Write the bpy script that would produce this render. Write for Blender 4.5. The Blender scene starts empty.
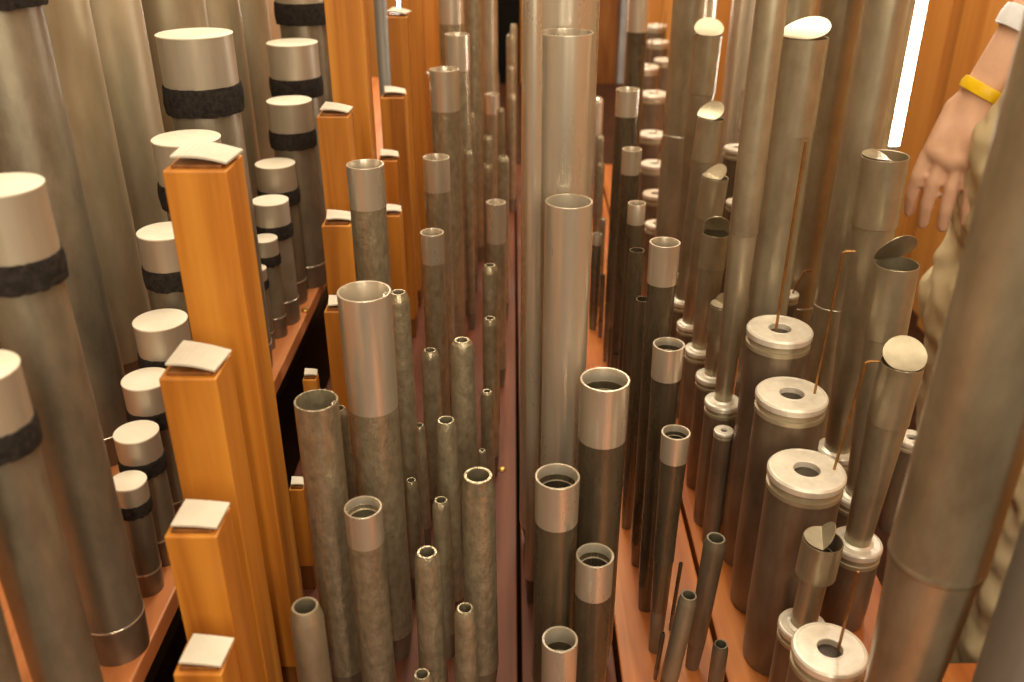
import bpy, math, random
from mathutils import Vector, Matrix, Quaternion
random.seed(4)
S = bpy.context.scene
COL = S.collection
W, H, F = 1024.0, 682.0, 900.0
PITCH = math.radians(27.0)
CAMZ = 0.64
cp, sp = math.cos(PITCH), math.sin(PITCH)

# ------------------------------------------------------------------ measuring
def at(u, v, Y):
    """point of the photo's ray (u,v) at distance Y into the organ"""
    a = (u - W/2)/F; b = (H/2 - v)/F
    d = Y/(cp + b*sp)
    return Vector((a*d, Y, CAMZ + d*(b*cp - sp)))
def depth(p):
    return p.y*cp + (CAMZ - p.z)*sp
def width(px, p):
    return px*depth(p)/F
def zof(v, Y):
    return at(512, v, Y).z

# ------------------------------------------------------------------ materials
def new_mat(name):
    m = bpy.data.materials.new(name); m.use_nodes = True
    return m, m.node_tree.nodes, m.node_tree.links, m.node_tree.nodes['Principled BSDF']
def c3(h):
    h = h.lstrip('#'); o = []
    for i in (0, 2, 4):
        x = int(h[i:i+2], 16)/255
        o.append(x/12.92 if x < .04045 else ((x+.055)/1.055)**2.4)
    return (*o, 1)
def mottled(name, a, b, metal=0.0, rough=.5, scale=40, bump=.0, stretch=(1, 1, 1), fine=300, rough_var=.1, dist=.0006, spec=.5):
    m, n, l, p = new_mat(name)
    tc = n.new('ShaderNodeTexCoord'); mp = n.new('ShaderNodeMapping')
    mp.inputs['Scale'].default_value = stretch
    l.new(tc.outputs['Object'], mp.inputs['Vector'])
    info = n.new('ShaderNodeObjectInfo'); add = n.new('ShaderNodeVectorMath'); add.operation = 'ADD'
    mul = n.new('ShaderNodeMath'); mul.operation = 'MULTIPLY'; mul.inputs[1].default_value = 13.0
    l.new(info.outputs['Random'], mul.inputs[0])
    l.new(mp.outputs[0], add.inputs[0]); l.new(mul.outputs[0], add.inputs[1])
    t = n.new('ShaderNodeTexNoise'); t.inputs['Scale'].default_value = scale; t.inputs['Detail'].default_value = 6
    t.inputs['Roughness'].default_value = .65
    l.new(add.outputs[0], t.inputs['Vector'])
    r = n.new('ShaderNodeValToRGB')
    r.color_ramp.elements[0].position = .34; r.color_ramp.elements[0].color = c3(a)
    r.color_ramp.elements[1].position = .68; r.color_ramp.elements[1].color = c3(b)
    l.new(t.outputs['Fac'], r.inputs['Fac']); l.new(r.outputs[0], p.inputs['Base Color'])
    p.inputs['Metallic'].default_value = metal
    p.inputs['Specular IOR Level'].default_value = spec
    mr = n.new('ShaderNodeMapRange'); mr.inputs['To Min'].default_value = rough - rough_var; mr.inputs['To Max'].default_value = rough + rough_var
    l.new(t.outputs['Fac'], mr.inputs['Value']); l.new(mr.outputs[0], p.inputs['Roughness'])
    if bump:
        t2 = n.new('ShaderNodeTexNoise'); t2.inputs['Scale'].default_value = fine; t2.inputs['Detail'].default_value = 3
        l.new(add.outputs[0], t2.inputs['Vector'])
        bp = n.new('ShaderNodeBump'); bp.inputs['Strength'].default_value = bump; bp.inputs['Distance'].default_value = dist
        l.new(t2.outputs['Fac'], bp.inputs['Height']); l.new(bp.outputs[0], p.inputs['Normal'])
    return m
def wood(name, a, b, c, axis='z', rough=.42, freq=90):
    m, n, l, p = new_mat(name)
    tc = n.new('ShaderNodeTexCoord'); mp = n.new('ShaderNodeMapping')
    mp.inputs['Scale'].default_value = (1, 1, .06) if axis == 'z' else (1, .05, 1)
    info = n.new('ShaderNodeObjectInfo'); add = n.new('ShaderNodeVectorMath'); add.operation = 'ADD'
    mul = n.new('ShaderNodeMath'); mul.operation = 'MULTIPLY'; mul.inputs[1].default_value = 7.0
    l.new(info.outputs['Random'], mul.inputs[0])
    l.new(tc.outputs['Object'], mp.inputs['Vector'])
    l.new(mp.outputs[0], add.inputs[0]); l.new(mul.outputs[0], add.inputs[1])
    t = n.new('ShaderNodeTexNoise'); t.inputs['Scale'].default_value = freq; t.inputs['Detail'].default_value = 8
    t.inputs['Distortion'].default_value = .4
    l.new(add.outputs[0], t.inputs['Vector'])
    r = n.new('ShaderNodeValToRGB'); e = r.color_ramp.elements
    e[0].position = .3; e[0].color = c3(a); e[1].position = .72; e[1].color = c3(c)
    k = e.new(.5); k.color = c3(b)
    l.new(t.outputs['Fac'], r.inputs['Fac']); l.new(r.outputs[0], p.inputs['Base Color'])
    p.inputs['Roughness'].default_value = rough
    bp = n.new('ShaderNodeBump'); bp.inputs['Strength'].default_value = .25; bp.inputs['Distance'].default_value = .0005
    l.new(t.outputs['Fac'], bp.inputs['Height']); l.new(bp.outputs[0], p.inputs['Normal'])
    return m
M = {}
M['lead']    = mottled('lead_alloy', '#9d917a', '#bfb49b', .62, .34, 28, .25, (1, 1, .5), 60, .07, .0010)
M['spotted'] = mottled('hammered_alloy', '#968b74', '#b8ac93', .65, .30, 140, .7, (1, 1, .6), 260, .06, .0014)
M['brownish']= mottled('tarnished_alloy', '#5f5545', '#7c705b', .6, .28, 40, .3, (1, 1, .25), 160, .08, .0008)
M['zinc']    = mottled('zinc_sheet', '#a09378', '#bcae94', .45, .42, 16, .15, (1, 1, .35), 90, .06, .0008)
M['bright']  = mottled('tin_sleeve', '#d2c8b6', '#dfd6c6', .7, .28, 30, .05, (1, 1, .2), 150, .03, .0004)
M['captop']  = mottled('lit_tin_cap_top', '#e6dcc8', '#f2eadb', .1, .5, 30, .05, (1, 1, 1), 150, .05, .0004)  # cap top paler than its side: light from above put into the colour
M['capside'] = mottled('shaded_tin_cap_side', '#aba08f', '#c4b9a7', .5, .42, 30, .1, (1, 1, .1), 150, .05, .0005)  # same tin as the cap top, darker where less light falls
M['disc']    = mottled('turned_tin_disc', '#ddd5c7', '#f2ebdd', .3, .33, 90, .1, (1, 1, 1), 260, .08, .0004)
M['patina']  = mottled('dull_lead_sheet', '#6f6758', '#968c79', .5, .40, 22, .35, (1, 1, .5), 60, .09, .0012)
M['felt']    = mottled('dark_felt', '#231f1d', '#3c3632', 0, .95, 220, .8, (1, 1, 1), 700, .03, .0012, .1)
M['foot']    = mottled('foot_metal', '#6a5a4b', '#8b7a67', .45, .42, 30, .2, (1, 1, .4), 90, .08, .0008)
M['bluegrey']= mottled('blue_grey_metal', '#8b8d8c', '#a5a5a0', .5, .5, 20, .2, (1, 1, .3), 90, .06, .0008)
M['hollow']  = mottled('dark_block', '#3a332c', '#544a40', .6, .5, 60, .2, (1, 1, 1), 200, .05, .0006)
M['wood']    = wood('varnished_pine', '#9a5a1c', '#c07a2a', '#d8943a', freq=45)
M['stopper'] = wood('dark_stopper_wood', '#5d3315', '#7c4a1e', '#93602c')
M['paper']   = mottled('cream_plate', '#c9c0b0', '#d9d0c2', 0, .6, 30, .2, (1, 1, 1), 120, .05, .0004, .3)
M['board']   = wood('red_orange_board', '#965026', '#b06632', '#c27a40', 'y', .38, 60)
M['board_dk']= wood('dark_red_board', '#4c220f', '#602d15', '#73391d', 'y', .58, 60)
M['rack']    = wood('rack_board_wood', '#b0683c', '#c67c4a', '#d28c58', 'y', .42, 50)
M['wallw']   = wood('wall_panel_wood', '#b97836', '#ca8a42', '#d6984e', 'z', .45, 14)
M['dark']    = mottled('unlit_black', '#0b0908', '#15110e', 0, .9, 20, 0, (1, 1, 1), 10, .02, .0001, .1)  # even black: carries the unlit opening's darkness, also colours the wind chest
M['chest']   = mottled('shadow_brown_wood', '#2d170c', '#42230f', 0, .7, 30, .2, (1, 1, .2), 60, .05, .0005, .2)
M['plaster'] = mottled('brown_wall_paint', '#7c6448', '#8c7354', 0, .8, 10, .1, (1, 1, 1), 60, .05, .0005, .2)
M['brass']   = mottled('brass_wire', '#8a6236', '#b08048', .6, .34, 90, 0, (1, 1, 1), 60, .08)
M['goldpin'] = mottled('gold_brass', '#c39a4a', '#dcb868', .8, .3, 90, 0, (1, 1, 1), 60, .08)
M['khaki']   = mottled('khaki_cotton', '#c4b08a', '#d0bd98', 0, .9, 12, .5, (1, 1, 1), 900, .04, .0006, .15)
M['skin']    = mottled('skin', '#d0a284', '#dcb094', 0, .55, 30, .15, (1, 1, 1), 300, .05, .0004, .3)
M['hair']    = mottled('brown_hair', '#33241a', '#4a3526', 0, .6, 100, .6, (1, 1, .2), 300, .05, .001, .3)
M['yellow']  = mottled('yellow_plastic', '#e0b400', '#f2ca10', 0, .4, 30, 0, (1, 1, 1), 60, .05)
M['whitep']  = mottled('white_strap', '#d8d8dc', '#ececf0', 0, .5, 30, 0, (1, 1, 1), 60, .05)
M['shoe']    = mottled('brown_leather', '#33261c', '#463527', 0, .5, 60, .2, (1, 1, 1), 200, .05)
M['greyfr']  = mottled('grey_frame_paint', '#8f9298', '#a3a6aa', 0, .6, 20, 0, (1, 1, 1), 60, .05)
def emit(name, col, st):
    m, n, l, p = new_mat(name)
    p.inputs['Emission Color'].default_value = col; p.inputs['Emission Strength'].default_value = st
    p.inputs['Base Color'].default_value = (1, 1, 1, 1)
    return m
M['tube'] = emit('fluorescent_glass', (1, .93, .82, 1), 30)

# ------------------------------------------------------------------ mesh tools
class MB:
    def __init__(s): s.v = []; s.f = []; s.flat = set()
    def lathe(s, prof, seg=40, mat=None, closed=False):
        """prof: list of (r,z); a radius of 0 closes the end"""
        b = len(s.v); rings = []
        for r, z in prof:
            if r < 1e-7:
                rings.append([len(s.v)]); s.v.append(Vector((0, 0, z)))
            else:
                rings.append(list(range(len(s.v), len(s.v)+seg)))
                for i in range(seg):
                    a = 2*math.pi*i/seg
                    s.v.append(Vector((r*math.cos(a), r*math.sin(a), z)))
        for A, B in zip(rings, rings[1:]):
            for i in range(seg):
                j = (i+1) % seg
                if len(A) == 1 and len(B) == 1: continue
                if len(A) == 1: s.f.append((A[0], B[j], B[i]))
                elif len(B) == 1: s.f.append((A[i], A[j], B[0]))
                else: s.f.append((A[i], A[j], B[j], B[i]))
        if mat is not None:
            for k in range(b, len(s.v)): s.v[k] = mat @ s.v[k]
        return s
    def box(s, x0, x1, y0, y1, z0, z1, mat=None, top=1.0):
        b = len(s.v); cx, cy = (x0+x1)/2, (y0+y1)/2
        for z, k in ((z0, 1), (z1, top)):
            for x, y in ((x0, y0), (x1, y0), (x1, y1), (x0, y1)):
                p = Vector((cx+(x-cx)*k, cy+(y-cy)*k, z)); s.v.append(mat @ p if mat is not None else p)
        for q in ((0, 3, 2, 1), (4, 5, 6, 7), (0, 1, 5, 4), (1, 2, 6, 5), (2, 3, 7, 6), (3, 0, 4, 7)):
            s.f.append(tuple(b+i for i in q))
        return s
    def tube(s, pts, r, seg=8):
        b = len(s.v); n = len(pts)
        for i, p in enumerate(pts):
            t = (pts[min(i+1, n-1)] - pts[max(i-1, 0)]).normalized()
            q = t.to_track_quat('Z', 'Y')
            rr = r[i] if isinstance(r, (list, tuple)) else r
            for k in range(seg):
                a = 2*math.pi*k/seg
                s.v.append(p + q @ Vector((rr*math.cos(a), rr*math.sin(a), 0)))
        for i in range(n-1):
            for k in range(seg):
                j = (k+1) % seg
                s.f.append((b+i*seg+k, b+i*seg+j, b+(i+1)*seg+j, b+(i+1)*seg+k))
        s.f.append(tuple(b+k for k in reversed(range(seg))))
        s.f.append(tuple(b+(n-1)*seg+k for k in range(seg)))
        return s
    def build(s, name, mat, parent=None, smooth=True, bevel=0):
        me = bpy.data.meshes.new(name); me.from_pydata([tuple(v) for v in s.v], [], s.f); me.update()
        me.materials.append(mat)
        if smooth:
            for p in me.polygons: p.use_smooth = True
            try: me.set_sharp_from_angle(angle=math.radians(26))
            except Exception: pass
        o = bpy.data.objects.new(name, me); COL.objects.link(o)
        if parent: o.parent = parent
        if bevel:
            b = o.modifiers.new('bevel', 'BEVEL'); b.width = bevel; b.segments = 2; b.limit_method = 'ANGLE'
        return o
def tag(o, label, cat, group=None):
    o['label'] = label; o['category'] = cat
    if group: o['group'] = group
    return o
def struct(o): o['kind'] = 'structure'; return o
def root(name, p, axis=None):
    e = bpy.data.objects.new(name, None); COL.objects.link(e)
    e.empty_display_size = .02
    q = Vector((0, 0, 1)).rotation_difference(axis.normalized()) if axis is not None else Quaternion()
    e.rotation_mode = 'QUATERNION'; e.rotation_quaternion = q; e.location = p
    return e, Matrix.Translation(p) @ q.to_matrix().to_4x4()

REG = []   # (name, x, y, r, z0, z1)
def place(kind, u, v, w, Y, z0, ub=None, ztop=None):
    """base on z0 straight under (or a touch beside) the top seen at (u,v)"""
    top = at(u, v, Y)
    D = width(w, top)
    x, y = top.x, Y
    if ztop is not None: top = Vector((x, y, ztop))
    base = Vector((x, y, z0))
    if ub is not None:
        # lean measured at the foot
        d = Y*cp + (CAMZ-z0)*sp
        base.x = (ub - W/2)/F*d
    ax = top - base
    REG.append((kind, base.x, base.y, D/2, z0, top.z))
    return base, top, D/2, ax.length, ax

LEAD, SPOT, BRN, ZINC = 'lead', 'spotted', 'brownish', 'zinc'
def feet(rt, r, z1, mat='foot', r0=.8):
    MB().lathe([(0, 0), (r*r0, 0), (r*r0, .002), (r*.985, z1)]).build('foot', M[mat], rt)

def flap_lid(rt, r, L, az, al, size=1.02, c=.35, mat='lead'):
    """round tuning lid cut from the pipe end: the strip next to azimuth az stays shut,
       the rest is bent up by al degrees along a chord c*r in from the rim"""
    mb = MB(); rr = r*size; n = 28; rings = 12; th = .0007
    ch_ = c*rr; ca, sa = math.cos(math.radians(al)), math.sin(math.radians(al))
    def pt(rho, a, dz):
        x = rr*rho*math.cos(a) + rr; y = rr*rho*math.sin(a)
        if x > ch_:
            t = x - ch_; k = t/(2*rr)
            bow = -.10*rr*math.sin(math.pi*min(1, k))
            return Vector((ch_ + t*ca - (dz+bow)*sa, y, t*sa + (dz+bow)*ca))
        return Vector((x, y, dz))
    for side in (0, 1):
        dz = th*side
        mb.v.append(pt(0, 0, dz))
        for i in range(1, rings+1):
            for k in range(n): mb.v.append(pt(i/rings, 2*math.pi*k/n, dz))
    per = 1 + rings*n
    for side in (0, 1):
        b = side*per
        for k in range(n):
            j = (k+1) % n
            q = (b, b+1+k, b+1+j); mb.f.append(q if side else q[::-1])
            for i in range(rings-1):
                q = (b+1+i*n+k, b+1+(i+1)*n+k, b+1+(i+1)*n+j, b+1+i*n+j)
                mb.f.append(q if side else q[::-1])
    o0 = 1+(rings-1)*n
    for k in range(n):
        j = (k+1) % n
        mb.f.append((o0+k, o0+j, per+o0+j, per+o0+k))
    m = (Matrix.Translation((rr*math.cos(math.radians(az)), rr*math.sin(math.radians(az)), L+.0006)) @
         Matrix.Rotation(math.radians(az+180), 4, 'Z'))
    mb.v = [m @ v for v in mb.v]
    return mb.build('tuning_lid', M[mat], rt)

def wire(rt, mat4, base, top, hook=0.0, r=.0011):
    inv = mat4.inverted()
    pts = [base.lerp(top, t) for t in (0, .5, .96, 1.0)]
    if hook:
        pts += [top + Vector((hook*.25, 0, .0015)), top + Vector((hook, 0, .0015))]
    MB().tube([inv @ p for p in pts], r).build('tuning_wire', M['brass'], rt)

def open_pipe(u, v, w, Y, label, group, mat=SPOT, sleeve=None, taper=1.0, z0=0.0, ub=None, ztop=None,
              lid=None, name='organ_pipe', smat='bright', slot=False, kinds='open', foot=.03, cone=None, seam=None, footmat='foot', cat='organ pipe'):
    b, t, r, L, ax = place(name, u, v, w, Y, z0, ub, ztop)
    rt, m4 = root(name, b, ax); tag(rt, label, cat, group)
    r0 = r*taper
    wall = min(.0017, r*.13)
    fz = min(foot, L*.25)
    sl = 0
    if sleeve is not None:
        sl = min(L*.8, max(.01, (t.z if ztop is None else ztop) - zof(sleeve, Y - r)))
    feet(rt, r0*(1 if taper <= 1 else 1), fz, footmat)
    def rad(z): return r0 + (r - r0)*((z-fz)/(L-fz))
    mb = MB()
    if cone:                     # coned-in top: body shoulders in to a small mouth
        rc = r*cone; hb = L - r*.9
        mb.lathe([(r0*.97, fz-.0005), (r0*1.0, fz), (rad(hb), hb), (r*.985, hb+.12*r), (r*.86, L-.28*r), (rc*1.03, L-.0006), (rc, L),
                  (rc-wall*1.2, L), (rc-wall*1.3, L-.001), (rc-wall*1.3, L-.2*r), (rc*.95, L-.8*r), (rc*.9, L*.6), (0, L*.6)])
    else:
        bt = L - (sl*.22 if sl else 0); k = .965 if sl else 1
        mb.lathe([(r0*.97, fz-.0005), (r0, fz), (rad(bt)*k, bt-.0003), (rad(bt)*k-wall*.12, bt), (rad(bt)*k-wall*.9, bt), (rad(bt)*k-wall, bt-.002), (r*.9-wall, L*.45), (0, L*.45)])
    mb.build('body', M[mat], rt)
    if seam:                     # soldered seam line round the body
        zs = max(fz+.01, zof(seam, Y-r) - z0)
        MB().lathe([(rad(zs)*.99, zs-.0012), (rad(zs)*1.012+.0002, zs-.0006), (rad(zs)*1.012+.0002, zs+.0006), (rad(zs)*.99, zs+.0012)]).build('solder_seam', M['bright'], rt)
    if sl:
        ro = r*1.0; ri = ro - wall
        lo = L - sl
        MB().lathe([(rad(lo)*.965, lo), (ro*.985 if taper == 1 else rad(lo)*1.0, lo), (ro, L-.0003), (ro-wall*.1, L), (ri+wall*.1, L), (ri, L-.0004), (ri, L-sl*.35), (ri-wall, L-sl*.35)]).build('tuning_sleeve', M[smat], rt)
    if slot:                 # curl left where the sleeve's slot is rolled down
        c = Vector((r*.80, r*.05, L-.002)); pts = []
        for i in range(14):
            a = i*.55; q = r*.16*(1-i*.05)
            pts.append(c + Vector((q*math.cos(a)*.8, q*math.sin(a), -.001*i*.3)))
        MB().tube(pts, .0006, 6).build('tuning_curl', M['bright'], rt)
    if lid: flap_lid(rt, r, L, *lid)
    return rt, m4, r, L

def capped(u, v, w, Y, label, group, z0=.15, mat='patina', ub=None, ztop=None, ck=.69):
    if Y < .85 and u < 200: v -= 2.5
    b, t, r, L, ax = place('stopped_pipe', u, v, w, Y, z0, ub, ztop)
    rt, m4 = root('stopped_pipe', b, ax); tag(rt, label, 'organ pipe', group)
    D = 2*r; ch = ck*D; fh = .35*D; fz = min(.03, L*.2)
    feet(rt, r*.95, fz, 'foot', .92)
    rb = r*.93
    mb = MB().lathe([(rb*.97, fz), (rb, fz+.0006), (rb, L-.01), (rb*.98, L-.008), (0, L-.008)]); mb.build('body', M[mat], rt)
    MB().lathe([(rb*.99, fz+.0000), (rb*1.016, fz+.0006), (rb*1.016, fz+.0018), (rb*.99, fz+.0024)]).build('solder_seam', M['bright'], rt)
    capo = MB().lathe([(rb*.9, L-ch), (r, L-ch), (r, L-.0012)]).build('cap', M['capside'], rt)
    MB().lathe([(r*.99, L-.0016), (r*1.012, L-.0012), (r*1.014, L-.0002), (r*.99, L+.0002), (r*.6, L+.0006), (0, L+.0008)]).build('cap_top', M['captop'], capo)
    # felt band with a slightly ragged edge
    f = MB(); n = 56
    prof = [(rb*.98, L-ch-fh, 1), (r*1.05, L-ch-fh, 1), (r*1.075, L-ch-fh*.6, 0), (r*1.075, L-ch-fh*.3, 0), (r*1.045, L-ch+.0015, 1), (r*.98, L-ch+.0018, 1)]
    for k, (rr, z, j) in enumerate(prof):
        for i in range(n):
            a = 2*math.pi*i/n
            q = rr*(1+random.uniform(-.012, .012)*(0 < k < 5)); f.v.append(Vector((q*math.cos(a), q*math.sin(a), z + (random.uniform(-.0007, .0007) if 0 < k < 5 else 0))))
    for k in range(len(prof)-1):
        for i in range(n):
            j = (i+1) % n; f.f.append((k*n+i, k*n+j, (k+1)*n+j, (k+1)*n+i))
    f.build('felt_band', M['felt'], rt)
    return rt

def reed(u, v, w, Y, label, group, hole=True, reso=None, wires=(), z0=0.0, name='reed_pipe', mat='foot', hr=.34):
    """boot (a metal can) with a turned cap ring; some carry a slim resonator and a tuning wire.
       reso = (u_top, v_top, w_top, seam_v or None, lid or None, ztop or None)"""
    b, t, r, L, ax = place(name, u, v, w, Y, z0)
    rt, m4 = root(name, b, None); tag(rt, label, 'organ pipe', group)
    L = t.z - z0; rb = r*.95; ct = min(.007, r*.3)
    MB().lathe([(0, 0), (rb*.9, 0), (rb*.93, .002), (rb, L*.25), (rb, L-ct*2.6), (rb*1.0, L-ct*2.5), (0, L-ct*2.5)]).build('boot', M[mat], rt)
    MB().lathe([(rb*.97, L-ct*2.6), (rb*1.03, L-ct*2.5), (rb*1.03, L-ct*1.9), (rb*.97, L-ct*1.8), (rb*.93, L-ct*1.3), (rb*.93, L-ct*.8)]).build('solder_ring', M['zinc'], rt)
    h = r*hr
    ring = MB().lathe([(rb*.9, L-ct), (r*.99, L-ct), (r*1.0, L-ct*.8), (r*1.0, L-ct*.25), (r*.955, L), (r*.90, L+.0002), (r*.885, L-.0003), (h*1.16, L-.0003), (h*1.14, L), (h*1.04, L), (h, L-.0004), (h, L-ct*.95), (h*.9, L-ct)]).build('cap_ring', M['disc'], rt)
    MB().lathe([(h*1.0, L-ct*.8), (h*.6, L-ct*.7), (0, L-ct*.65)]).build('block', M['hollow'], ring)
    if reso:
        ut, vt, wt, sv, lid, zt = reso[:6]
        tp = at(ut, vt, Y)
        R = width(wt, tp)/2
        if zt: tp = tp*1.0; tp.z = zt
        top = m4.inverted() @ tp; bot = Vector((0, 0, L-ct*.5))
        axis = top - bot; RL = axis.length
        q = Vector((0, 0, 1)).rotation_difference(axis.normalized()).to_matrix().to_4x4(); mm = Matrix.Translation(bot) @ q
        r0 = min(R*.66, r*.62)
        wall = .0009; sl = 0
        if sv is not None: sl = (tp.z if not zt else zt) - zof(sv, Y-R)
        lo = RL - sl
        rr = (R*.95 if sl else R)*(reso[6] if len(reso) > 6 else 1)
        MB().lathe([(r0*.9, 0), (r0, .002), (rr, lo if sl else RL), (rr, RL-.012) if sl else (rr-wall*.4, RL+.0002), (rr-wall, RL-(.012 if sl else .001)), (rr-wall, RL-.03), (rr*.8, RL*.6), (0, RL*.6)], mat=mm).build('resonator', M['lead'], rt)
        MB().lathe([(r0*1.0, -.001), (r0*1.3, -.0005), (r0*1.3, .0035), (r0*1.02, .005)], mat=mm).build('socket', M['disc'], rt)
        if sl:
            MB().lathe([(rr*.99, lo), (R, lo+.0008), (R, RL+.001), (R-wall*.3, RL+.0015), (R-wall, RL+.001), (R-wall, RL-.02), (R-wall*2, RL-.02)], mat=mm).build('tuning_sleeve', M['lead'], rt)
        if lid:
            o = flap_lid(rt, R, 0, *lid)
            mt = mm @ Matrix.Translation((0, 0, RL+.0015))
            for vv in o.data.vertices: vv.co = mt @ vv.co
        REG.append((name+'_res', tp.x, tp.y, R, L, tp.z))
    for wi in wires:
        bb = at(wi[0], wi[1], Y if len(wi) < 7 else Y+wi[6]); tt = at(wi[2], wi[3], Y if len(wi) < 7 else Y+wi[6])
        bb.z = t.z - .002
        wire(rt, m4, bb, tt, wi[4] if len(wi) > 4 else 0, wi[5] if len(wi) > 5 else .0011)
    return rt

def wood_pipe(u, v, w, Y, label, group, ratio=1.15, ztop=None, z0=0.0, tilt=8, plate=True, lift=.30):
    t = at(u, v, Y); wd = width(w, t); x = t.x
    if ztop: t.z = ztop
    L = t.z - z0; dp = wd*ratio
    rt, m4 = root('wooden_pipe', Vector((x, Y+dp/2, z0))); tag(rt, label, 'organ pipe', group)
    REG.append(('wood', x, Y+dp/2, wd/2, z0, t.z))
    a = wd/2; c = dp/2
    MB().box(-a, a, -c, c, .03, L).build('body', M['wood'], rt, False, .0012)
    MB().box(-a*.92, a*.92, -c*.92, c*.92, 0, .03).build('foot_block', M['stopper'], rt, False, .001)
    MB().box(-a*.78, a*.78, -c*.78, c*.78, L-.002, L+.0025).build('stopper', M['stopper'], rt, False, .0006)
    if plate:
        mb = MB(); n = 8; th = .0014
        for sd in (0, 1):
            for i in range(n+1):
                k = i/n
                for j in (0, 1):
                    xx = -a*.74 + 2*a*.88*k
                    yy = (-c*.72, c*.9)[j]
                    zz = .0032 + sd*th + a*lift*(1-k)*(.55+.45*j) + a*lift*.28*math.sin(k*math.pi)*(1-.4*j)
                    mb.v.append(Vector((xx, yy, L+zz)))
        per = 2*(n+1)
        for i in range(n):
            q = (i*2, i*2+2, i*2+3, i*2+1); mb.f.append(q[::-1]); mb.f.append(tuple(per+z for z in q))
            mb.f.append((i*2, i*2+2, per+i*2+2, per+i*2)); mb.f.append((i*2+3, i*2+1, per+i*2+1, per+i*2+3))
        mb.f.append((0, per, per+1, 1)); mb.f.append((2*n, 2*n+1, per+2*n+1, per+2*n))
        o = mb.build('cover_plate', M['paper'], rt, False)
        rot = Matrix.Translation((0, 0, L)) @ Matrix.Rotation(math.radians(tilt), 4, 'Z') @ Matrix.Translation((0, 0, -L))
        for vv in o.data.vertices: vv.co = rot @ vv.co
    return rt

exec_rows = []
# ================================================================== SETTING
X0, X1 = -.60, 1.25
YB = 3.35
FZ = -.55
def slab(name, x0, x1, y0, y1, z0, z1, mat):
    return struct(MB().box(x0, x1, y0, y1, z0, z1).build(name, mat, None, False))
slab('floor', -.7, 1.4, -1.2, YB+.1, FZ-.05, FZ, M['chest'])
slab('ceiling', -.7, 1.4, -1.2, YB+.1, 2.0, 2.05, M['plaster'])
slab('wall_left', -.66, -.60, -1.2, YB, FZ, 2.0, M['plaster'])
slab('wall_back', -.66, 1.3, YB, YB+.05, FZ, 2.0, M['wallw'])
slab('wall_front', -.66, 1.3, -1.2, -1.15, FZ, 2.0, M['plaster'])
# right-hand wall of upright pine boards, one mesh with a groove between boards
mb = MB(); y = -1.15; i = 0
while y < YB-.001:
    y2 = min(YB, y+.20); off = (0, .03)[i % 2]
    mb.box(1.25-off, 1.3, y, y2-.010, FZ, 2.0); y = y2; i += 1
struct(mb.build('wall_right', M['wallw'], None, False, .003))
# far door and dark opening
d = struct(MB().box(.30, .375, YB-.03, YB, -.02, 1.3).build('door_1', M['stopper'], None, False, .002))
struct(MB().box(.378, .40, YB-.05, YB, -.02, 1.3).build('trim_1', M['greyfr'], None, False, .002))
struct(MB().box(-.10, .03, YB-.04, YB, -.02, 1.3).build('dark_opening', M['dark'], None, False, .002))  # solid panel, its black stands in for the darkness of an opening

# windchest under the boards
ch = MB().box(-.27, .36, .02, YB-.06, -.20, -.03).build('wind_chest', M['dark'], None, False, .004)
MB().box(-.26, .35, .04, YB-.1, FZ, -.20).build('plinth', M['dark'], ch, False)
tag(ch, 'dark wooden wind chest under all the orange boards', 'chest')

def board(name, xn0, xn1, xf0, xf1, label, z=0.0, y0=.02, y1=2.25, th=.03, mat='board', group='orange pipe boards'):
    if z == 0:
        f = (y1-.02)/(YB-.09); xf0 = xn0+(xf0-xn0)*f; xf1 = xn1+(xf1-xn1)*f
    mb = MB()
    for zz in (z-th, z):
        for x, y in ((xn0, y0), (xn1, y0), (xf1, y1), (xf0, y1)): mb.v.append(Vector((x, y, zz)))
    for q in ((0, 3, 2, 1), (4, 5, 6, 7), (0, 1, 5, 4), (1, 2, 6, 5), (2, 3, 7, 6), (3, 0, 4, 7)): mb.f.append(q)
    return tag(mb.build(name, M[mat], None, False, .0015), label, 'board', group)
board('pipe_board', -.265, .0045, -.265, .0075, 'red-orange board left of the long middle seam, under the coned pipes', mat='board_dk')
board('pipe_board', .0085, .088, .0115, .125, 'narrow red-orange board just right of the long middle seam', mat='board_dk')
board('pipe_board', .0925, .181, .1295, .232, 'red-orange board under the brown tapering pipes')
board('pipe_board', .1855, .352, .2365, .475, 'wide red-orange board under the round reed boots at right')
board('rack_board', -.585, -.262, -.585, -.262, 'raised orange rack board carrying the black-banded stopped pipes on the left', .15, .10, 2.6, .018, 'rack', None)
board('far_board', -.265, .475, -.265, .475, 'dark brown board across the far end of the orange boards', .0001, 2.256, YB-.07, .03, 'chest', None)
# posts that carry the raised board
for yy, lb in ((.74, 'slim pale wooden post below the raised board beside a small white plate'), (1.9, 'far pale wooden post under the end of the raised board')):
    pr = MB().box(-.282, -.268, yy-.007, yy+.007, FZ, .132).build('rack_post', M['wallw'], None, False, .001)
    tag(pr, lb, 'post', 'posts under the raised board')

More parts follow.
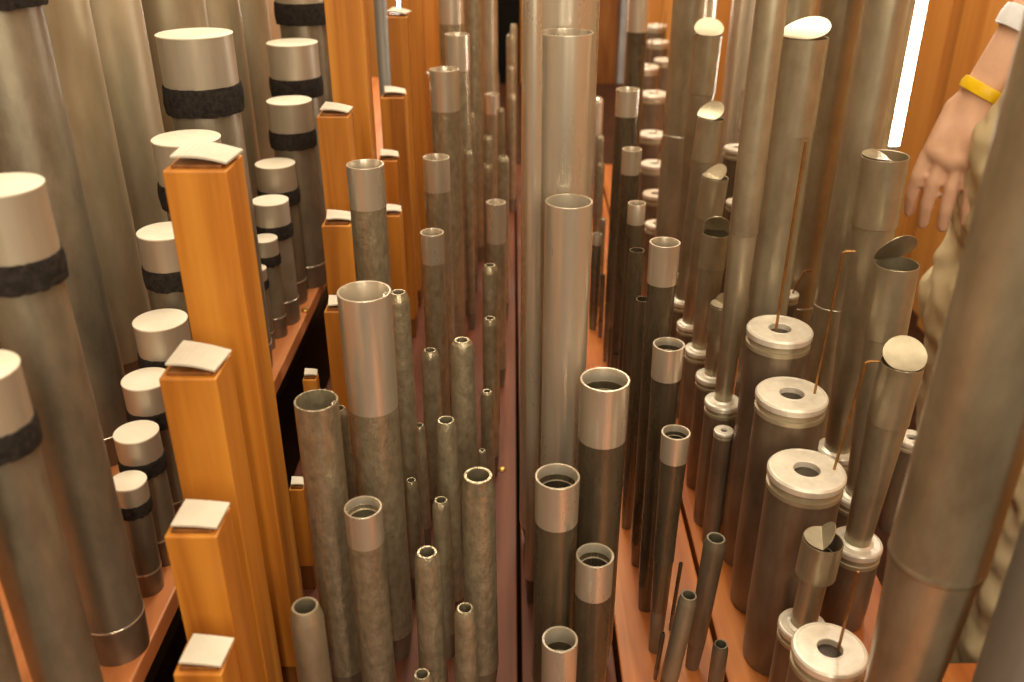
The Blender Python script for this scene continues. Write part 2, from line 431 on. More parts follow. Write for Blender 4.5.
# ================================================================== LEFT: stopped pipes
g = 'black-banded stopped pipes near the left edge'
capped(-75, 500, 84, .345, 'stopped pipe body cut off by the bottom left corner', g, ub=20)
capped(-24, 370, 78, .405, 'pale-capped pipe half cut by the left edge below the big capped one', g, ub=84, ck=.85)
capped(-1, 187, 82, .478, 'big pale-capped stopped pipe with wide black band at the left edge', g, ub=121, ck=.92)
g = 'descending row of pale-capped pipes beside the front wooden pipes'
capped(128, 483, 35, .538, 'smallest pale-capped pipe, lowest of the row left of the wooden pipes', g, ub=149)
capped(136, 434, 43, .575, 'second lowest pale-capped pipe left of the wooden pipes', g)
capped(146, 381, 47, .620, 'third lowest pale-capped pipe left of the wooden pipes', g)
capped(160, 322, 52, .668, 'pale-capped pipe level with the top of the second wooden pipe', g)
capped(165, 233, 54, .722, 'pale-capped pipe partly behind the tallest front wooden pipe', g)
capped(186, 140, 66, .795, 'pale-capped pipe just behind the top of the tallest front wooden pipe', g)
capped(194, 33, 74, .895, 'tallest wide pale-capped pipe of the left row with clear black band', g)
g = 'distant row of pale-capped pipes behind the front wooden pipes'
capped(256, 268, 20, .945, 'lowest and narrowest cap of the distant pale-capped row', g)
capped(264, 238, 26, .98, 'second lowest cap of the distant pale-capped row', g)
capped(270, 200, 36, 1.02, 'third lowest cap of the distant pale-capped row', g)
capped(275, 163, 39, 1.08, 'middle cap of the distant pale-capped row', g)
capped(289, 100, 44, 1.14, 'third highest cap of the distant pale-capped row', g)
capped(292, 42, 50, 1.225, 'second highest cap of the distant pale-capped row', g)
capped(299, -38, 55, 1.32, 'highest cap of the distant row, cut by the top of the photo', g)
# tall plain zinc pipes at the very back left
g = 'tall zinc pipes along the left wall'
def tall_left(redge, Y, label):
    open_pipe(redge-52, 0, 104*.09/.1, Y, label, g, mat='zinc', z0=.15, ztop=1.15, foot=.07, seam=None, footmat='foot')
Xc = -.415
for e, lb in ((84, 'tall zinc pipe, second from the left edge'), (138, 'tall zinc pipe, third from the left edge'),
              (203, 'tall zinc pipe behind the tallest pale cap'), (238, 'tall zinc pipe in shade between the two cap rows'),
              (266, 'tall zinc pipe directly left of the distant cap row')):
    dd = .37*900/(512-e); Y = dd/.9407
    open_pipe(e - .045*900/dd, 0, .09*900/dd, Y, lb, g, mat='zinc', z0=.15, ztop=1.15, foot=.06)
dd = .37*900/(512-25); Y = dd/.9407
capped(25-.045*900/dd, -103, .09*900/dd*.85, Y, 'wide stopped pipe with black band touching the top left corner', g)

# ================================================================== WOODEN PIPES
g = 'front wooden pipes with white plates'
wood_pipe(194, 171, 65, .570, 'tallest front wooden pipe with a curled white plate', g, .95, tilt=-4)
wood_pipe(187, 379, 58, .500, 'second front wooden pipe, white plate beneath the tallest one', g, .95, tilt=-6)
wood_pipe(190, 537, 53, .435, 'third front wooden pipe, flat white plate in the lower left', g, .95, lift=.1, tilt=-3)
wood_pipe(197, 675, 49, .385, 'lowest front wooden pipe with white plate at the bottom edge', g, .95, lift=.1, tilt=-5)
g = 'middle wooden pipes with white plates'
wood_pipe(339, -40, 38, 1.09, 'tall orange wooden pipe running off the top, left of centre', g, 1.0, ztop=.92)
wood_pipe(332, 117, 32, .985, 'wooden pipe with curled white plate in front of the tall orange one', g, .95, tilt=-3)
wood_pipe(336, 226, 30, .905, 'wooden pipe with white plate left of the slim grey sleeved pipe', g, .95)
wood_pipe(337, 312, 27, .83, 'wooden pipe with small white plate beside the wide sleeved pipe', g, .95)
wood_pipe(309, 380, 14, .80, 'tiny wooden pipe end with white plate under the raised board', g, 1)
wood_pipe(296, 490, 15, .70, 'small wooden pipe with white plate left of the open grey pipe', g, 1)
g = 'distant wooden pipes with white plates'
wood_pipe(396, 17, 22, 1.38, 'distant wooden pipe with tilted white plate near the top edge', g, 1.2, tilt=-12)
wood_pipe(392, 98, 24, 1.27, 'distant wooden pipe with white plate under the tilted plate', g, 1.2)
wood_pipe(387, 161, 20, 1.18, 'distant wooden pipe with white plate behind the slim sleeved pipe', g, 1.2)
wood_pipe(391, 216, 18, 1.09, 'lowest distant wooden pipe with white plate behind the slim sleeved pipe', g, 1.2)
wood_pipe(409, -30, 22, 1.52, 'distant tall wooden pipe running off the top beside the tilted plate', g, 1.2, ztop=.62)
wood_pipe(424, 77, 10, 1.62, 'very small distant wooden pipe with white plate left of the sleeved pipe', g, 1.2)
wood_pipe(430, -10, 17, 1.80, 'farthest tall wooden pipe left of the middle sleeved pipes', g, 1.2, ztop=.55)
open_pipe(380, 0, 13, 1.325, 'thin tall grey pipe between the orange wooden pipes', None, mat='bluegrey', ztop=.8)

# ================================================================== CENTRE LEFT: sleeved and coned pipes
g = 'sleeved metal pipes left of centre'
open_pipe(364, 291, 54, .62, 'wide metal pipe with a bright pinkish sleeve, largest left of centre', g, sleeve=418, slot=True)
open_pipe(316, 400, 44, .575, 'open grey pipe beside the wide sleeved pipe, thin curl at its rim', g, slot=True)
open_pipe(363, 507, 38, .545, 'metal pipe with short sleeve in front of the wide sleeved pipe', g, sleeve=552)
open_pipe(365, 164, 38, .78, 'slim tall pipe with bright sleeve above the wide sleeved pipe', g, sleeve=212, mat='spotted')
open_pipe(436, 157, 27, 1.05, 'sleeved pipe with round rim at mid distance left of centre', g, sleeve=194)
open_pipe(432, 232, 24, .92, 'sleeved pipe just below the round-rimmed one', g, sleeve=266)
open_pipe(444, 69, 30, 1.22, 'distant sleeved pipe left of centre, taller of the pair with bright rims', g, sleeve=113)
open_pipe(457, 34, 25, 1.36, 'distant sleeved pipe peeking behind the bright-rimmed one', g, sleeve=72)
open_pipe(450, -25, 26, 1.50, 'distant pipe whose sleeve runs off the top edge', g, sleeve=25)
open_pipe(496, 202, 20, 1.12, 'thin pipe with pale open rim left of the centre column', g, sleeve=245)
g = 'distant plain pipes beyond the coned ones'
open_pipe(474, 60, 18, 1.60, 'distant tall plain pipe running off the top, left of the dark doorway', g, ztop=.75)
open_pipe(488, 20, 19, 1.95, 'farther tall plain pipe next to the dark doorway', g, ztop=.75, mat='lead')
open_pipe(492, 94, 15, 1.78, 'small distant pipe with pale sleeve', g, sleeve=115)
open_pipe(493, 70, 12, 2.0, 'small distant pipe with rounded top above the pale sleeve', g, cone=.55)
open_pipe(479, 80, 8, 1.78, 'very thin distant pipe left of the pale sleeve', g, cone=.6)
open_pipe(488, 136, 10, 1.50, 'small distant pipe under the pale sleeve, upper of two', g, cone=.7)
open_pipe(488, 164, 10, 1.40, 'small distant pipe under the pale sleeve, lower of two', g, cone=.7)
open_pipe(503, 156, 12, 1.34, 'small distant pipe with dark mouth beside the centre column', g, cone=.7)
open_pipe(501, 108, 8, 1.62, 'very thin distant pipe between two taller ones', g, cone=.7)
open_pipe(514, 24, 7, 2.42, 'farthest thin pipe against the dark doorway', g, cone=.7)
open_pipe(512, 34, 11, 2.25, 'far thin pipe with paler head against the dark doorway', g, cone=.8)
open_pipe(511, 66, 9, 2.05, 'far thin pipe next below the paler head', g, cone=.7)
open_pipe(512, 94, 9, 1.88, 'far thin pipe lowest of the stepped far row', g, cone=.7)
open_pipe(470, 112, 10, 1.46, 'thin shaded pipe behind the sleeved pipes', g, cone=.7)
open_pipe(468, 150, 9, 1.30, 'lower thin shaded pipe behind the sleeved pipes', g, cone=.7)
g = 'coned metal pipes left of centre'
open_pipe(398, 292, 22, .73, 'coned pipe tucked behind the wide sleeved pipe', g, cone=.66, taper=1.15)
open_pipe(339, 408, 17, .655, 'small coned pipe behind the curled grey pipe', g, cone=.7, taper=1.1)
open_pipe(305, 606, 34, .51, 'coned pipe in the lower left beside the front wooden pipes', g, cone=.78, taper=1.05, mat='lead')
open_pipe(462, 340, 24, .71, 'tallest widening coned pipe left of the centre column', g, cone=.62, taper=1.3)
open_pipe(430, 350, 18, .82, 'thinner coned pipe left of the widening one', g, cone=.66, taper=1.2)
open_pipe(446, 420, 21, .66, 'coned pipe with chipped rim in front of the widening one', g, cone=.78, taper=1.2)
open_pipe(419, 425, 12, .765, 'tiny coned pipe beside the thinner coned pipe', g, cone=.75, taper=1.2)
open_pipe(411, 480, 12, .69, 'tiny short coned pipe over a patch of orange board', g, cone=.75, taper=1.3)
open_pipe(441, 500, 18, .615, 'small coned pipe between the tiny short one and the widest one', g, cone=.7, taper=1.15)
open_pipe(478, 475, 33, .575, 'widest coned pipe at lower centre left', g, cone=.85, taper=1.15)
open_pipe(427, 552, 27, .548, 'coned pipe in front with dark mouth, left of the widest', g, cone=.72, taper=1.15)
open_pipe(465, 608, 22, .525, 'small coned pipe near the bottom edge in front of the widest', g, cone=.72, taper=1.15)
open_pipe(422, 674, 20, .495, 'coned pipe tip just showing at the bottom edge', g, cone=.75, taper=1.15)
g = 'thin coned pipes beside the middle seam'
open_pipe(490, 265, 16, .99, 'thin coned pipe highest beside the middle seam', g, cone=.68, taper=1.15)
open_pipe(490, 318, 15, .90, 'thin coned pipe second beside the middle seam', g, cone=.68, taper=1.1)
open_pipe(487, 391, 13, .82, 'thin coned pipe third beside the middle seam', g, cone=.66, taper=1.1)
open_pipe(482, 450, 8, .755, 'tiny coned pipe above the widest coned pipe', g, cone=.7, taper=1.1)

# ================================================================== CENTRE
g = 'tall centre column pipes'
open_pipe(561, 0, 78, .775, 'largest centre pipe running off the top edge', g, mat='bright', ztop=1.0)
open_pipe(529, 0, 18, .685, 'slim tall pipe along the left side of the centre column', g, mat='bright', ztop=1.0, ub=532)
open_pipe(566, 32, 56, .708, 'centre pipe with open rim near the top, amber reflections', g, mat='bright')
open_pipe(569, 201, 48, .66, 'centre pipe with notched open rim in front of the amber one', g, mat='bright', slot=False)
g = 'bright-sleeved pipes at lower centre'
open_pipe(605, 379, 50, .606, 'widest bright-sleeved open pipe right of the centre column', g, sleeve=450, mat='brownish')
open_pipe(557.5, 476, 45, .562, 'bright-sleeved pipe standing before the centre column', g, sleeve=533, mat='brownish')
open_pipe(595, 555, 38, .540, 'bright-sleeved pipe in front of the widest one', g, sleeve=604, mat='brownish')
open_pipe(560, 639, 36, .497, 'bright-sleeved pipe nearest the bottom edge', g, sleeve=715, mat='brownish')
g = 'brown tapering pipes with bright sleeves'
open_pipe(665, 242, 31, .74, 'brown tapering pipe with the highest near sleeve', g, sleeve=288, mat='brownish', taper=.72)
open_pipe(669, 344, 32, .675, 'brown tapering pipe with the middle near sleeve', g, sleeve=384, mat='brownish', taper=.68)
open_pipe(676, 432, 29, .62, 'brown tapering pipe with the lowest near sleeve', g, sleeve=467, mat='brownish', taper=.62, foot=.05)
open_pipe(643, 299, 14, .80, 'thin plain pipe half hidden by the highest near sleeve', g, mat='brownish')
open_pipe(637, 250, 15, .88, 'thin pipe with pale rim below the small sleeved row', g, mat='brownish')
open_pipe(637, 203, 18, .98, 'small sleeved pipe, lowest of the three distant bright sleeves', g, sleeve=226, mat='brownish')
open_pipe(632, 149, 20, 1.10, 'small sleeved pipe, middle of the three distant bright sleeves', g, sleeve=176, mat='brownish')
open_pipe(628, 89, 24, 1.28, 'small sleeved pipe, highest of the three distant bright sleeves', g, sleeve=118, mat='brownish')
open_pipe(639, -5, 21, 1.58, 'distant brown pipe whose sleeve ends near the top edge', g, sleeve=33, mat='brownish')
g = 'tiny pipes right of the centre column'
open_pipe(603, 275, 5, 1.27, 'tiny post-like pipe, highest of four on the orange board', g, mat='brownish')
open_pipe(608, 303, 5, 1.19, 'tiny post-like pipe, second of four on the orange board', g, mat='brownish')
open_pipe(612, 328, 6, 1.135, 'tiny post-like pipe, third of four on the orange board', g, mat='brownish')
open_pipe(616, 354, 6, 1.085, 'tiny post-like pipe, lowest of four on the orange board', g, mat='brownish')
open_pipe(600, 135, 8, 1.62, 'tiny distant pipe at the centre column right edge, upper', g, cone=.7)
open_pipe(601, 163, 8, 1.50, 'tiny distant pipe at the centre column right edge, middle', g, cone=.7)
open_pipe(603, 218, 6, 1.39, 'tiny distant pipe at the centre column right edge, lower', g, cone=.7)
open_pipe(598, 97, 11, 1.85, 'distant pipe with glossy rounded head beside the centre column', g, cone=.45, mat='bright')
open_pipe(597, 234, 10, 1.30, 'tiny pale sleeved pipe at the centre column right edge', g, sleeve=246, mat='brownish')
g = 'plain grey pipes at lower right of centre'
open_pipe(716, 538, 23, .60, 'plain grey pipe, tallest of three in front of the reed boots', g, mat='patina', ub=692, taper=.8, cone=.8)
open_pipe(689, 595, 19, .56, 'plain grey pipe, middle of three in front of the reed boots', g, mat='patina', ub=664, cone=.82)
open_pipe(721, 644, 16, .565, 'plain grey pipe, shortest of three in front of the reed boots', g, mat='patina', cone=.82)
open_pipe(663, 633, 5, .585, 'thin rod-like pipe with bright tip near the bottom edge', g, mat='brownish', ub=655, cone=.8)
open_pipe(681, 563, 4, .645, 'slender rod standing in a dark hole in the board', g, mat='brownish', ub=670)

# ================================================================== RIGHT: reed boots
g = 'large reed boots with bright ring tops'
reed(780, 328, 65, .752, 'large reed boot with bright ring, highest of four', g, wires=[(775, 336, 806, 141, 0, .0014)])
reed(792, 393, 71, .685, 'large reed boot with bright ring, second of four', g, wires=[(814, 396, 843, 253, .010, .0012)])
reed(807, 469, 77, .612, 'large reed boot with bright ring, third of four', g, wires=[(833, 474, 866, 363, .010, .0012)])
reed(830, 648, 74, .483, 'large reed boot with bright ring, lowest near the bottom edge', g, wires=[(834, 668, 858, 572, 0, .0011)])
g = 'small reed pipes with hinged lids'
# az 0 right, 90 away, 180 left, 270 towards the viewer
reed(803, 624, 48, .547, 'short reed pipe with a cup-like top and lid on edge', g, reso=(823, 541, 40, 588, (165, 66, .95, .95), None, .72), wires=[(812, 622, 824, 575, 0, .001)])
reed(680, 272, 24, 1.21, 'distant reed pipe with domed lid, highest of the small lidded row', g, reso=(708, 36, 28, 96, (262, 32, 1.04, .12), None))
reed(683, 299, 26, 1.125, 'reed pipe with spoon-like raised lid, second of the small lidded row', g, reso=(711, 119, 27, 164, (222, 42, 1.0, .3), None), wires=[(690, 300, 695, 262, 0, .001)])
reed(690, 323, 26, 1.04, 'reed pipe with lid seen edge on, third of the small lidded row', g, reso=(715, 178, 27, 222, (205, 52, .95, .8), None), wires=[(697, 325, 702, 280, 0, .001)])
reed(700, 348, 30, .96, 'reed pipe with lid standing at the back, fourth of the small lidded row', g, reso=(716, 234, 27, 272, (80, 66, .98, .55), None), wires=[(706, 350, 710, 316, 0, .001)])
reed(712, 375, 32, .88, 'reed pipe with petal-like lid, lowest of the small lidded row', g, reso=(722, 306, 24, 335, (205, 78, .95, 1.0), None), wires=[(719, 377, 722, 340, 0, .001)])
reed(723, 400, 36, .812, 'tall tapering resonator on a pale boot left of the large boots', g, reso=(754, 138, 30, 238, None, .80))
reed(724, 430, 20, .775, 'small boot cap half hidden below the tall tapering resonator', g, hole=False)
g = 'distant reed boots with bright ring tops'
for k, (u, v, w, Y, lb) in enumerate([
    (657, 223, 24, 1.42, 'lowest distant ring-topped boot behind the brown pipes'),
    (656, 193, 27, 1.53, 'second lowest distant ring-topped boot'),
    (654, 163, 27, 1.66, 'third lowest distant ring-topped boot'),
    (652, 133, 28, 1.81, 'fourth lowest distant ring-topped boot'),
    (653, 93, 30, 1.97, 'distant ring-topped boot with wire, middle of its row'),
    (645, 66, 28, 2.12, 'distant ring-topped boot set a little left of its row'),
    (664, 59, 20, 2.28, 'distant ring-topped boot near the amber wood strips'),
    (658, 41, 22, 2.42, 'second highest distant ring-topped boot'),
    (656, 25, 22, 2.58, 'highest distant ring-topped boot near the top edge')]):
    reed(u, v, w, Y, lb, g, wires=[(u+4, v, u+8, v-(26 if k < 4 else 30), 0, .0012)])
reed(738, 147, 28, 1.26, 'ring-topped boot with a long upright wire behind the small lidded row', g, wires=[(744, 147, 756, 12, 0, .0015)])
reed(738, 201, 24, 1.14, 'boot cap peeking right of the edge-on lid', g)
reed(787, 293, 24, .955, 'boot cap peeking just above the highest large boot', g, wires=[(791, 300, 804, 272, .008, .0012)])
g = 'right-hand reed pipes with hinged lids'
reed(857, 541, 50, .66, 'right reed pipe with pale lid raised like a bowl, lowest', g, reso=(902, 364, 42, 432, (255, 34, 1.0, .1), None), wires=[(853, 548, 880, 462, 0, .0011)])
reed(858, 493, 44, .735, 'right reed pipe with lid raised at the back, middle', g, reso=(897, 265, 42, 345, (103, 60, 1.02, .35), None), wires=[(846, 500, 862, 450, 0, .0011)])
reed(838, 448, 42, .815, 'right reed pipe with lid bent shut on one side, below the light tube', g, reso=(885, 157, 46, 232, (180, -62, .97, .95), None), wires=[(838, 450, 852, 408, 0, .0011)])
open_pipe(805, 37, 47, .845, 'tall lidded pipe above the highest large boot', g, mat='lead', sleeve=138, smat='lead', lid=(222, 24, 1.04, .25))
open_pipe(828, 100, 44, 1.0, 'tall plain pipe right behind the tall lidded pipe', g, mat='lead', ztop=.95, seam=310)
open_pipe(864, 130, 40, .905, 'tall plain pipe between the tall lidded pipe and the bent-lid one', g, mat='lead', ztop=.95, seam=312)
open_pipe(893, 10, 40, 1.12, 'tall plain pipe directly left of the bright light tube', g, mat='lead', ztop=.95)
reed(912, 437, 30, .80, 'white boot cap peeking out left of the big leaning foreground pipe', g)
reed(924, 614, 42, .53, 'boot with pale cap right of the big foreground pipe', g)
reed(920, 692, 58, .462, 'boot with pale cap at the bottom edge by the big foreground pipe', g)
g = 'tall plain pipes right of centre'
open_pipe(682, 100, 33, 1.34, 'tall plain pipe left of the domed lid', g, mat='lead', ztop=.9, seam=138)
open_pipe(703, 10, 27, 1.46, 'tall plain pipe right behind the domed lid, sleeve near the top', g, mat='lead', sleeve=28, ztop=.9)
open_pipe(744, 50, 34, 1.52, 'pale tall pipe behind the long upright wire', g, mat='bright', ztop=.9)
open_pipe(793, 0, 48, 1.22, 'tall pipe behind the tall lidded pipe, cut by the top edge', g, mat='lead', ztop=.9)
open_pipe(870, 0, 46, 1.32, 'tall shaded pipe behind the plain pair near the light tube', g, mat='bluegrey', ztop=.9)

# big blurred foreground pipes on the right
b = Vector((.238, .40, 0))
rt, m4 = root('organ_pipe', b, Vector((.012, .0, 1)))
tag(rt, 'big blurred grey foreground pipe crossing the right side', 'organ pipe', 'foreground pipes at right')
MB().lathe([(0, 0), (.008, 0), (.0115, .03), (.0245, .285), (.0262, .297)]).build('foot', M['lead'], rt)
MB().lathe([(.0260, .297), (.0266, .2985), (.0266, .3005), (.0262, .302)]).build('solder_seam', M['lead'], rt)
MB().lathe([(.0262, .302), (.0262, .92), (.0250, .92), (.0250, .6), (0, .6)]).build('body', M['lead'], rt)
b = Vector((.277, .335, 0))
rt, m4 = root('organ_pipe', b, Vector((.0, .0, 1)))
tag(rt, 'blue-grey foreground pipe cut off by the bottom right corner', 'organ pipe', 'foreground pipes at right')
MB().lathe([(0, 0), (.008, 0), (.03, .10)]).build('foot', M['bluegrey'], rt)
MB().lathe([(.03, .10), (.032, .102), (.032, .55), (.0305, .55), (.0305, .4), (0, .4)]).build('body', M['bluegrey'], rt)
p = at(1012, 655, .31) 
REG += [('N1', .238, .40, .0265, 0, .9), ('N2', .277, .335, .032, 0, .27)]

# brass pins in the boards
for (u, v, z, lb) in ((502, 470, 0, 'round brass pin in the board by the middle seam'), (594, 288, 0, 'upper brass pin right of the centre column'),
                   (596, 324, 0, 'lower brass pin right of the centre column'), (305, 311, .15, 'brass pin in the raised rack board')):
    b_ = (H/2 - v)/F; dirz = b_*cp - sp; k = (z - CAMZ)/dirz
    P = Vector(((u-W/2)/F*k, (cp + b_*sp)*k, z))
    o = MB().lathe([(0, 0), (.0045, 0), (.0047, .0015), (.003, .0032), (0, .0036)], 20).build('brass_pin', M['goldpin']); o.location = P
    tag(o, lb, 'pin', 'brass pins in the boards')

# ================================================================== LIGHT TUBES
def tube_light(u, v, Y, D, ztop, label, pw):
    p = at(u, v, Y); rt, m4 = root('fluorescent_tube', p); tag(rt, label, 'lamp', 'upright fluorescent tubes')
    L = ztop - p.z
    MB().lathe([(D/2, .012), (D/2, L-.012)], 24).build('glass_tube', M['tube'], rt)
    MB().lathe([(0, 0), (D*.5, 0), (D*.54, .002), (D*.54, .014), (D*.3, .016)], 24).build('end_cap', M['greyfr'], rt)
    MB().lathe([(D*.3, L-.016), (D*.54, L-.014), (D*.54, L), (0, L)], 24).build('end_cap', M['greyfr'], rt)
    MB().box(-.011, .011, D*.75, D*.75+.02, .001, 2.0-p.z).build('batten', M['greyfr'], rt, False, .001)
    MB().box(-.008, .008, D*.2, D*.8, .003, .012).build('holder', M['greyfr'], rt, False, .001)
    MB().box(-.008, .008, D*.2, D*.8, L-.012, L-.003).build('holder', M['greyfr'], rt, False, .001)
tube_light(889, 152, 1.50, .028, 1.55, 'glowing white upright light tube by the wooden wall at upper right', 6)
tube_light(404, 33, 2.55, .024, 1.2, 'thin distant glowing light tube between the orange wooden pipes', 4)

# wooden crosspieces in the gangway on the right
g = 'brown beams in the gap at right'
for (x0, x1, y0, y1, z0, z1, lb) in ((.44, 1.23, 1.02, 1.06, -.10, -.04, 'reddish-brown beam in the dark gap above the trouser leg'),
                             (.44, 1.23, .80, .84, -.30, -.25, 'lower brown beam in the dark gap right of the big foreground pipe'),
                             (.40, .43, .1, 1.0, -.16, -.10, 'brown rail along the right side of the wind chest')):
    o = MB().box(x0, x1, y0, y1, z0, z1).build('wooden_beam', M['board'], None, False, .002); tag(o, lb, 'beam', g)

# ================================================================== PERSON
def blob(name, verts, edges, mat, parent=None, voxel=.006, smooth=6, folds=0.0, fscale=.05):
    """one continuous surface: rounded joints and tapering limbs fused together"""
    mb = MB()
    def R3(r): return Vector((r, r, r)) if not isinstance(r, tuple) else Vector((r[0], r[1], r[2] if len(r) > 2 else (r[0]+r[1])/2))
    prof = [(0, -1)] + [(math.cos(a), math.sin(a)) for a in [math.radians(t) for t in range(-75, 90, 15)]] + [(0, 1)]
    for p, r in verts:
        q = R3(r); mb.lathe(prof, 20, Matrix.Translation(p) @ Matrix.Diagonal((q.x, q.y, q.z, 1)))
    for a, b in edges:
        pa, pb, ra, rb = verts[a][0], verts[b][0], R3(verts[a][1]), R3(verts[b][1])
        ax = (pb-pa).normalized(); n = 20
        # cross-section scaled with the flattened radii
        u_ = ax.cross(Vector((0, 1, 0)) if abs(ax.y) < .9 else Vector((1, 0, 0))).normalized(); w_ = ax.cross(u_).normalized()
        def sup(d, R): return 1/math.sqrt((d.x/R.x)**2 + (d.y/R.y)**2 + (d.z/R.z)**2)
        b0 = len(mb.v)
        for P, R in ((pa, ra), (pb, rb)):
            for k in range(n):
                t = 2*math.pi*k/n; d = u_*math.cos(t) + w_*math.sin(t)
                mb.v.append(P + d*sup(d, R))
        for k in range(n):
            m = (k+1) % n; mb.f.append((b0+k, b0+m, b0+n+m, b0+n+k))
        mb.f.append(tuple(b0+k for k in reversed(range(n)))); mb.f.append(tuple(b0+n+k for k in range(n)))
    o = mb.build(name, mat, parent)
    rm = o.modifiers.new('fuse', 'REMESH'); rm.mode = 'VOXEL'; rm.voxel_size = voxel; rm.use_smooth_shade = True
    sm = o.modifiers.new('relax', 'SMOOTH'); sm.factor = .5; sm.iterations = smooth
    if folds:
        tex = bpy.data.textures.new(name+'_folds', 'CLOUDS'); tex.noise_scale = fscale; tex.noise_depth = 1
        dm = o.modifiers.new('folds', 'DISPLACE'); dm.texture = tex; dm.strength = folds; dm.mid_level = .5; dm.texture_coords = 'LOCAL'
    return o
org = Vector((.62, 1.06, FZ))
pr, pm = root('person', org); tag(pr, 'person in khaki trousers and shirt reaching down behind the pipes at right', 'person')
def R_(p): return p - org
hipc = Vector((.775, 1.07, .42))
wrist = at(983, 96, 1.03); elbow = Vector((.63, 1.02, .63)); shoulder = Vector((.63, 1.07, .88)); sh2 = Vector((.92, 1.10, .88)); el2 = Vector((.99, 1.12, .62)); wr2 = Vector((.96, 1.0, .40))
H_ = lambda x, y, z: R_(hipc + Vector((x, y, z)))
tipdir = (at(945, 178, 1.01) - wrist).normalized()
side = tipdir.cross(Vector((-.72, -.69, 0))).normalized(); nrm = side.cross(tipdir).normalized()
def hp(a, b, c): return R_(wrist + tipdir*a + side*b + nrm*c)
bv = [(H_(0, 0, .30), (.13, .09, .12)), (H_(0, 0, .44), (.13, .08, .06)), (H_(0, -.01, .53), (.050, .050, .05)), (H_(0, -.03, .60), (.052, .055, .05)),
      (H_(0, -.045, .67), (.066, .080, .075)), (H_(0, -.035, .73), (.074, .092, .085)),
      (R_(shoulder), .05), (R_(elbow), .038), (R_(elbow.lerp(wrist, .35)), .040), (R_(elbow.lerp(wrist, .75)), .030), (R_(wrist), .0245),
      (R_(sh2), .05), (R_(el2), .038), (R_(wr2), .026),
      (hp(.03, 0, 0), .021), (hp(.07, -.022, 0), .015), (hp(.075, 0, 0), .0155), (hp(.07, .022, 0), .015), (hp(.02, -.022, 0), .016), (hp(.02, .02, 0), .015),
      (R_(wr2+Vector((0, -.02, -.06))), .03)]
be = [(0, 1), (1, 2), (2, 3), (3, 4), (4, 5), (1, 6), (6, 7), (7, 8), (8, 9), (9, 10), (1, 11), (11, 12), (12, 13), (10, 14), (14, 15), (14, 16), (14, 17), (10, 18), (18, 15), (10, 19), (19, 17), (15, 16), (16, 17), (18, 14), (19, 14), (13, 20)]
# five fingers, unequal and bent
for off, ln, cu in ((-.027, .066, .020), (-.009, .080, .026), (.009, .084, .030), (.026, .074, .034)):
    b = len(bv)
    for t, rr in ((.0, .0092), (.34, .0086), (.68, .0079), (.97, .0068)):
        bv.append((hp(.078 + ln*t*(1-.10*t), off*(1.12+.22*t), -cu*t*t*1.2), rr))
    be += [(16 if abs(off) < .02 else (15 if off < 0 else 17), b), (b, b+1), (b+1, b+2), (b+2, b+3)]
b = len(bv)
bv += [(hp(.03, -.036, -.006), .0125), (hp(.058, -.047, -.016), .0110), (hp(.085, -.046, -.026), .0090)]
be += [(18, b), (b, b+1), (b+1, b+2)]
# nose and ears belong to the head's own surface
b = len(bv)
bv += [(H_(0, -.128, .70), .010), (H_(0, -.146, .675), .013), (H_(-.074, -.03, .69), (.008, .018, .026)), (H_(.074, -.03, .69), (.008, .018, .026)), (H_(0, -.118, .635), (.024, .012, .007))]
be += [(b, b+1)]
blob('body', bv, be, M['skin'], pr, .0028, 3)
for sx in (-1, 1):
    MB().lathe([(0, -.008), (.006, -.005), (.009, 0), (.006, .005), (0, .008)], 12, Matrix.Translation(H_(sx*.028, -.118, .71))).build('eye', M['whitep'], pr)
blob('hair', [(H_(0, -.015, .735), (.080, .085, .06)), (H_(0, -.035, .775), (.078, .09, .05))], [(0, 1)], M['hair'], pr, .006, 3, .006, .02)
blob('shirt', [(H_(0, 0, -.06), (.165, .125, .1)), (H_(0, 0, .15), (.155, .12, .1)), (H_(0, 0, .33), (.165, .115, .1)), (H_(0, 0, .43), (.13, .09, .07)),
    (R_(shoulder), .068), (R_(shoulder.lerp(elbow, .8)), .056), (R_(sh2), .068), (R_(sh2.lerp(el2, .8)), .056)],
    [(0, 1), (1, 2), (2, 3), (3, 4), (4, 5), (3, 6), (6, 7)], M['khaki'], pr, .008, 4, .012, .06)
a1, a2, a3, a4, a5, kA = at(1040, 120, .965), at(1034, 158, .97), at(1032, 200, .99), at(1030, 240, 1.06), at(1013, 300, 1.06), at(990, 430, 1.06)
ankA = Vector((kA.x+.01, kA.y+.03, FZ+.09)); kB = at(1078, 470, .88); ankB = Vector((kB.x, kB.y+.01, FZ+.09)); hB = Vector((.80, 1.0, .34))
blob('trousers', [(H_(0, 0, -.02), (.16, .12, .10)), (R_(a1), .052), (R_(a2), .068), (R_(a3), .078), (R_(a4), .095), (R_(a5), .108), (R_(kA), .088), (R_(kA.lerp(ankA, .5)), .075), (R_(ankA), .062),
    (R_(hB), .11), (R_(hB.lerp(kB, .5)), .095), (R_(kB), .074), (R_(kB.lerp(ankB, .35)), .070), (R_(ankB), .06)],
    [(0, 1), (1, 2), (2, 3), (3, 4), (4, 5), (5, 6), (6, 7), (7, 8), (0, 9), (9, 10), (10, 11), (11, 12), (12, 13)], M['khaki'], pr, .007, 3, .022, .045)
for a in (ankA, ankB):
    MB().box(-.045, .045, -.20, .07, 0, .085, Matrix.Translation(Vector((a.x, a.y, FZ)) - org), .72).build('shoe', M['shoe'], pr, True, .02)
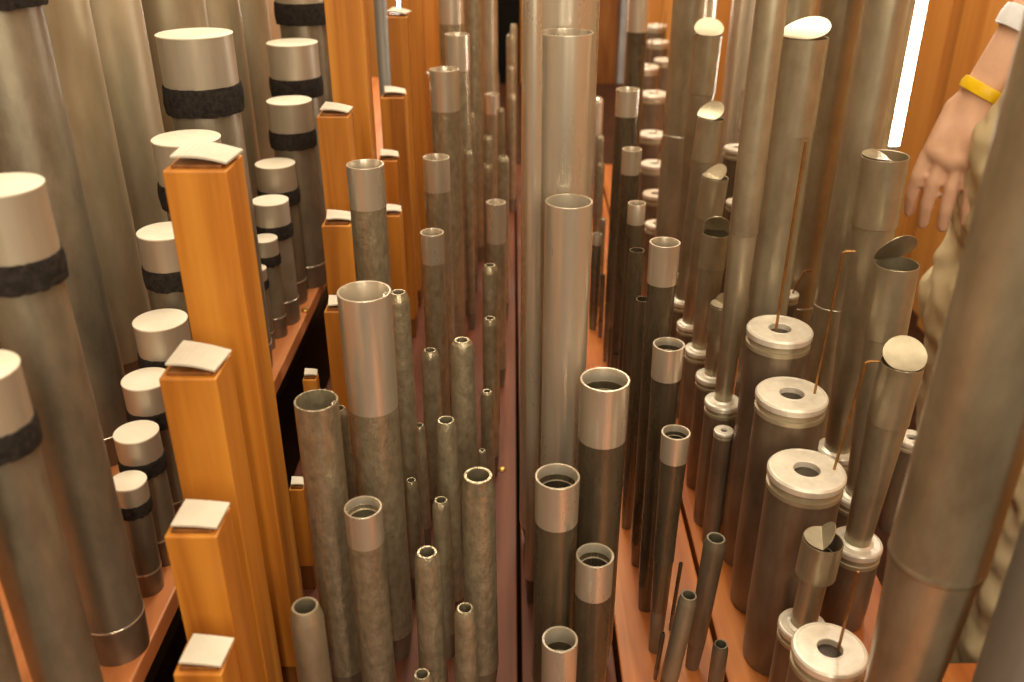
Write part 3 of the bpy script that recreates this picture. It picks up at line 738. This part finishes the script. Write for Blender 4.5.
# yellow band and pale strap on the arm
def band(a, b, c, r, mat, nm, label):
    p = wrist.lerp(elbow, a); q = (elbow-wrist).normalized().to_track_quat('Z', 'Y').to_matrix().to_4x4()
    mm = Matrix.Translation(R_(p)) @ q
    o = MB().lathe([(r*.9, -b), (r, -b*.9), (r*1.04, 0), (r, b*.9), (r*.9, b)], 24, mm).build(nm, mat, pr); o['label'] = label
band(.02, .007, 0, .029, M['yellow'], 'wrist_band', 'yellow wrist band')
band(.36, .012, 0, .038, M['whitep'], 'arm_strap', 'white strap on the forearm')

# ================================================================== LIGHT, WORLD, CAMERA
def area(name, loc, target, sx, sy, energy, col):
    l = bpy.data.lights.new(name, 'AREA'); l.shape = 'RECTANGLE'; l.size = sx; l.size_y = sy; l.energy = energy; l.color = col
    o = bpy.data.objects.new(name, l); COL.objects.link(o); o.location = loc
    o.rotation_euler = (Vector(target) - Vector(loc)).to_track_quat('-Z', 'Y').to_euler()
    return o
WARM = (1, .87, .64)
area('ceiling_lamp', (.15, .75, 1.9), (.1, .9, 0), .8, 1.6, 24, WARM)
area('ceiling_lamp', (.1, 2.3, 1.9), (.1, 2.2, 0), .8, 1.6, 42, WARM)
area('streak_strip', (.55, -.45, 1.0), (0, .8, .2), .14, 1.1, 7, WARM)  # three strip lights added behind the camera for upright streaks on the pipes
area('streak_strip', (.10, -.75, 1.05), (0.05, .9, .1), .10, 1.2, 9, WARM)
area('streak_strip', (-.42, -.35, 1.1), (0.1, .9, .2), .12, 1.0, 4, WARM)
w = bpy.data.worlds.new('world'); S.world = w; w.use_nodes = True
w.node_tree.nodes['Background'].inputs[0].default_value = (1, .89, .68, 1); w.node_tree.nodes['Background'].inputs[1].default_value = .6
cam = bpy.data.cameras.new('camera'); co = bpy.data.objects.new('camera', cam); COL.objects.link(co)
co.location = (0, 0, CAMZ); co.rotation_euler = (math.radians(90) - PITCH, 0, 0)
cam.sensor_width = 36; cam.lens = F/W*36; cam.clip_start = .01
cam.dof.use_dof = True; cam.dof.focus_distance = .80; cam.dof.aperture_fstop = 6.3
S.camera = co
S.view_settings.view_transform = 'Standard'; S.view_settings.look = 'None'
S.view_settings.exposure = 0.0; S.view_settings.gamma = 1
S.view_settings.use_curve_mapping = False

import sys
def check():
    n = 0
    for i in range(len(REG)):
        for j in range(i+1, len(REG)):
            a, b = REG[i], REG[j]
            if a[0].endswith('_res') or b[0].endswith('_res'):
                if abs(a[4]-b[5]) < .02 or abs(b[4]-a[5]) < .02: continue
                if min(a[5], b[5]) < max(a[4], b[4]): continue
            dd = math.hypot(a[1]-b[1], a[2]-b[2])
            if dd < a[3]+b[3]-.0005:
                print('OVER %s(%.3f,%.3f r%.3f) %s(%.3f,%.3f r%.3f) by %.3f' % (a[0], a[1], a[2], a[3], b[0], b[1], b[2], b[3], a[3]+b[3]-dd)); n += 1
    print('overlaps', n)
check()
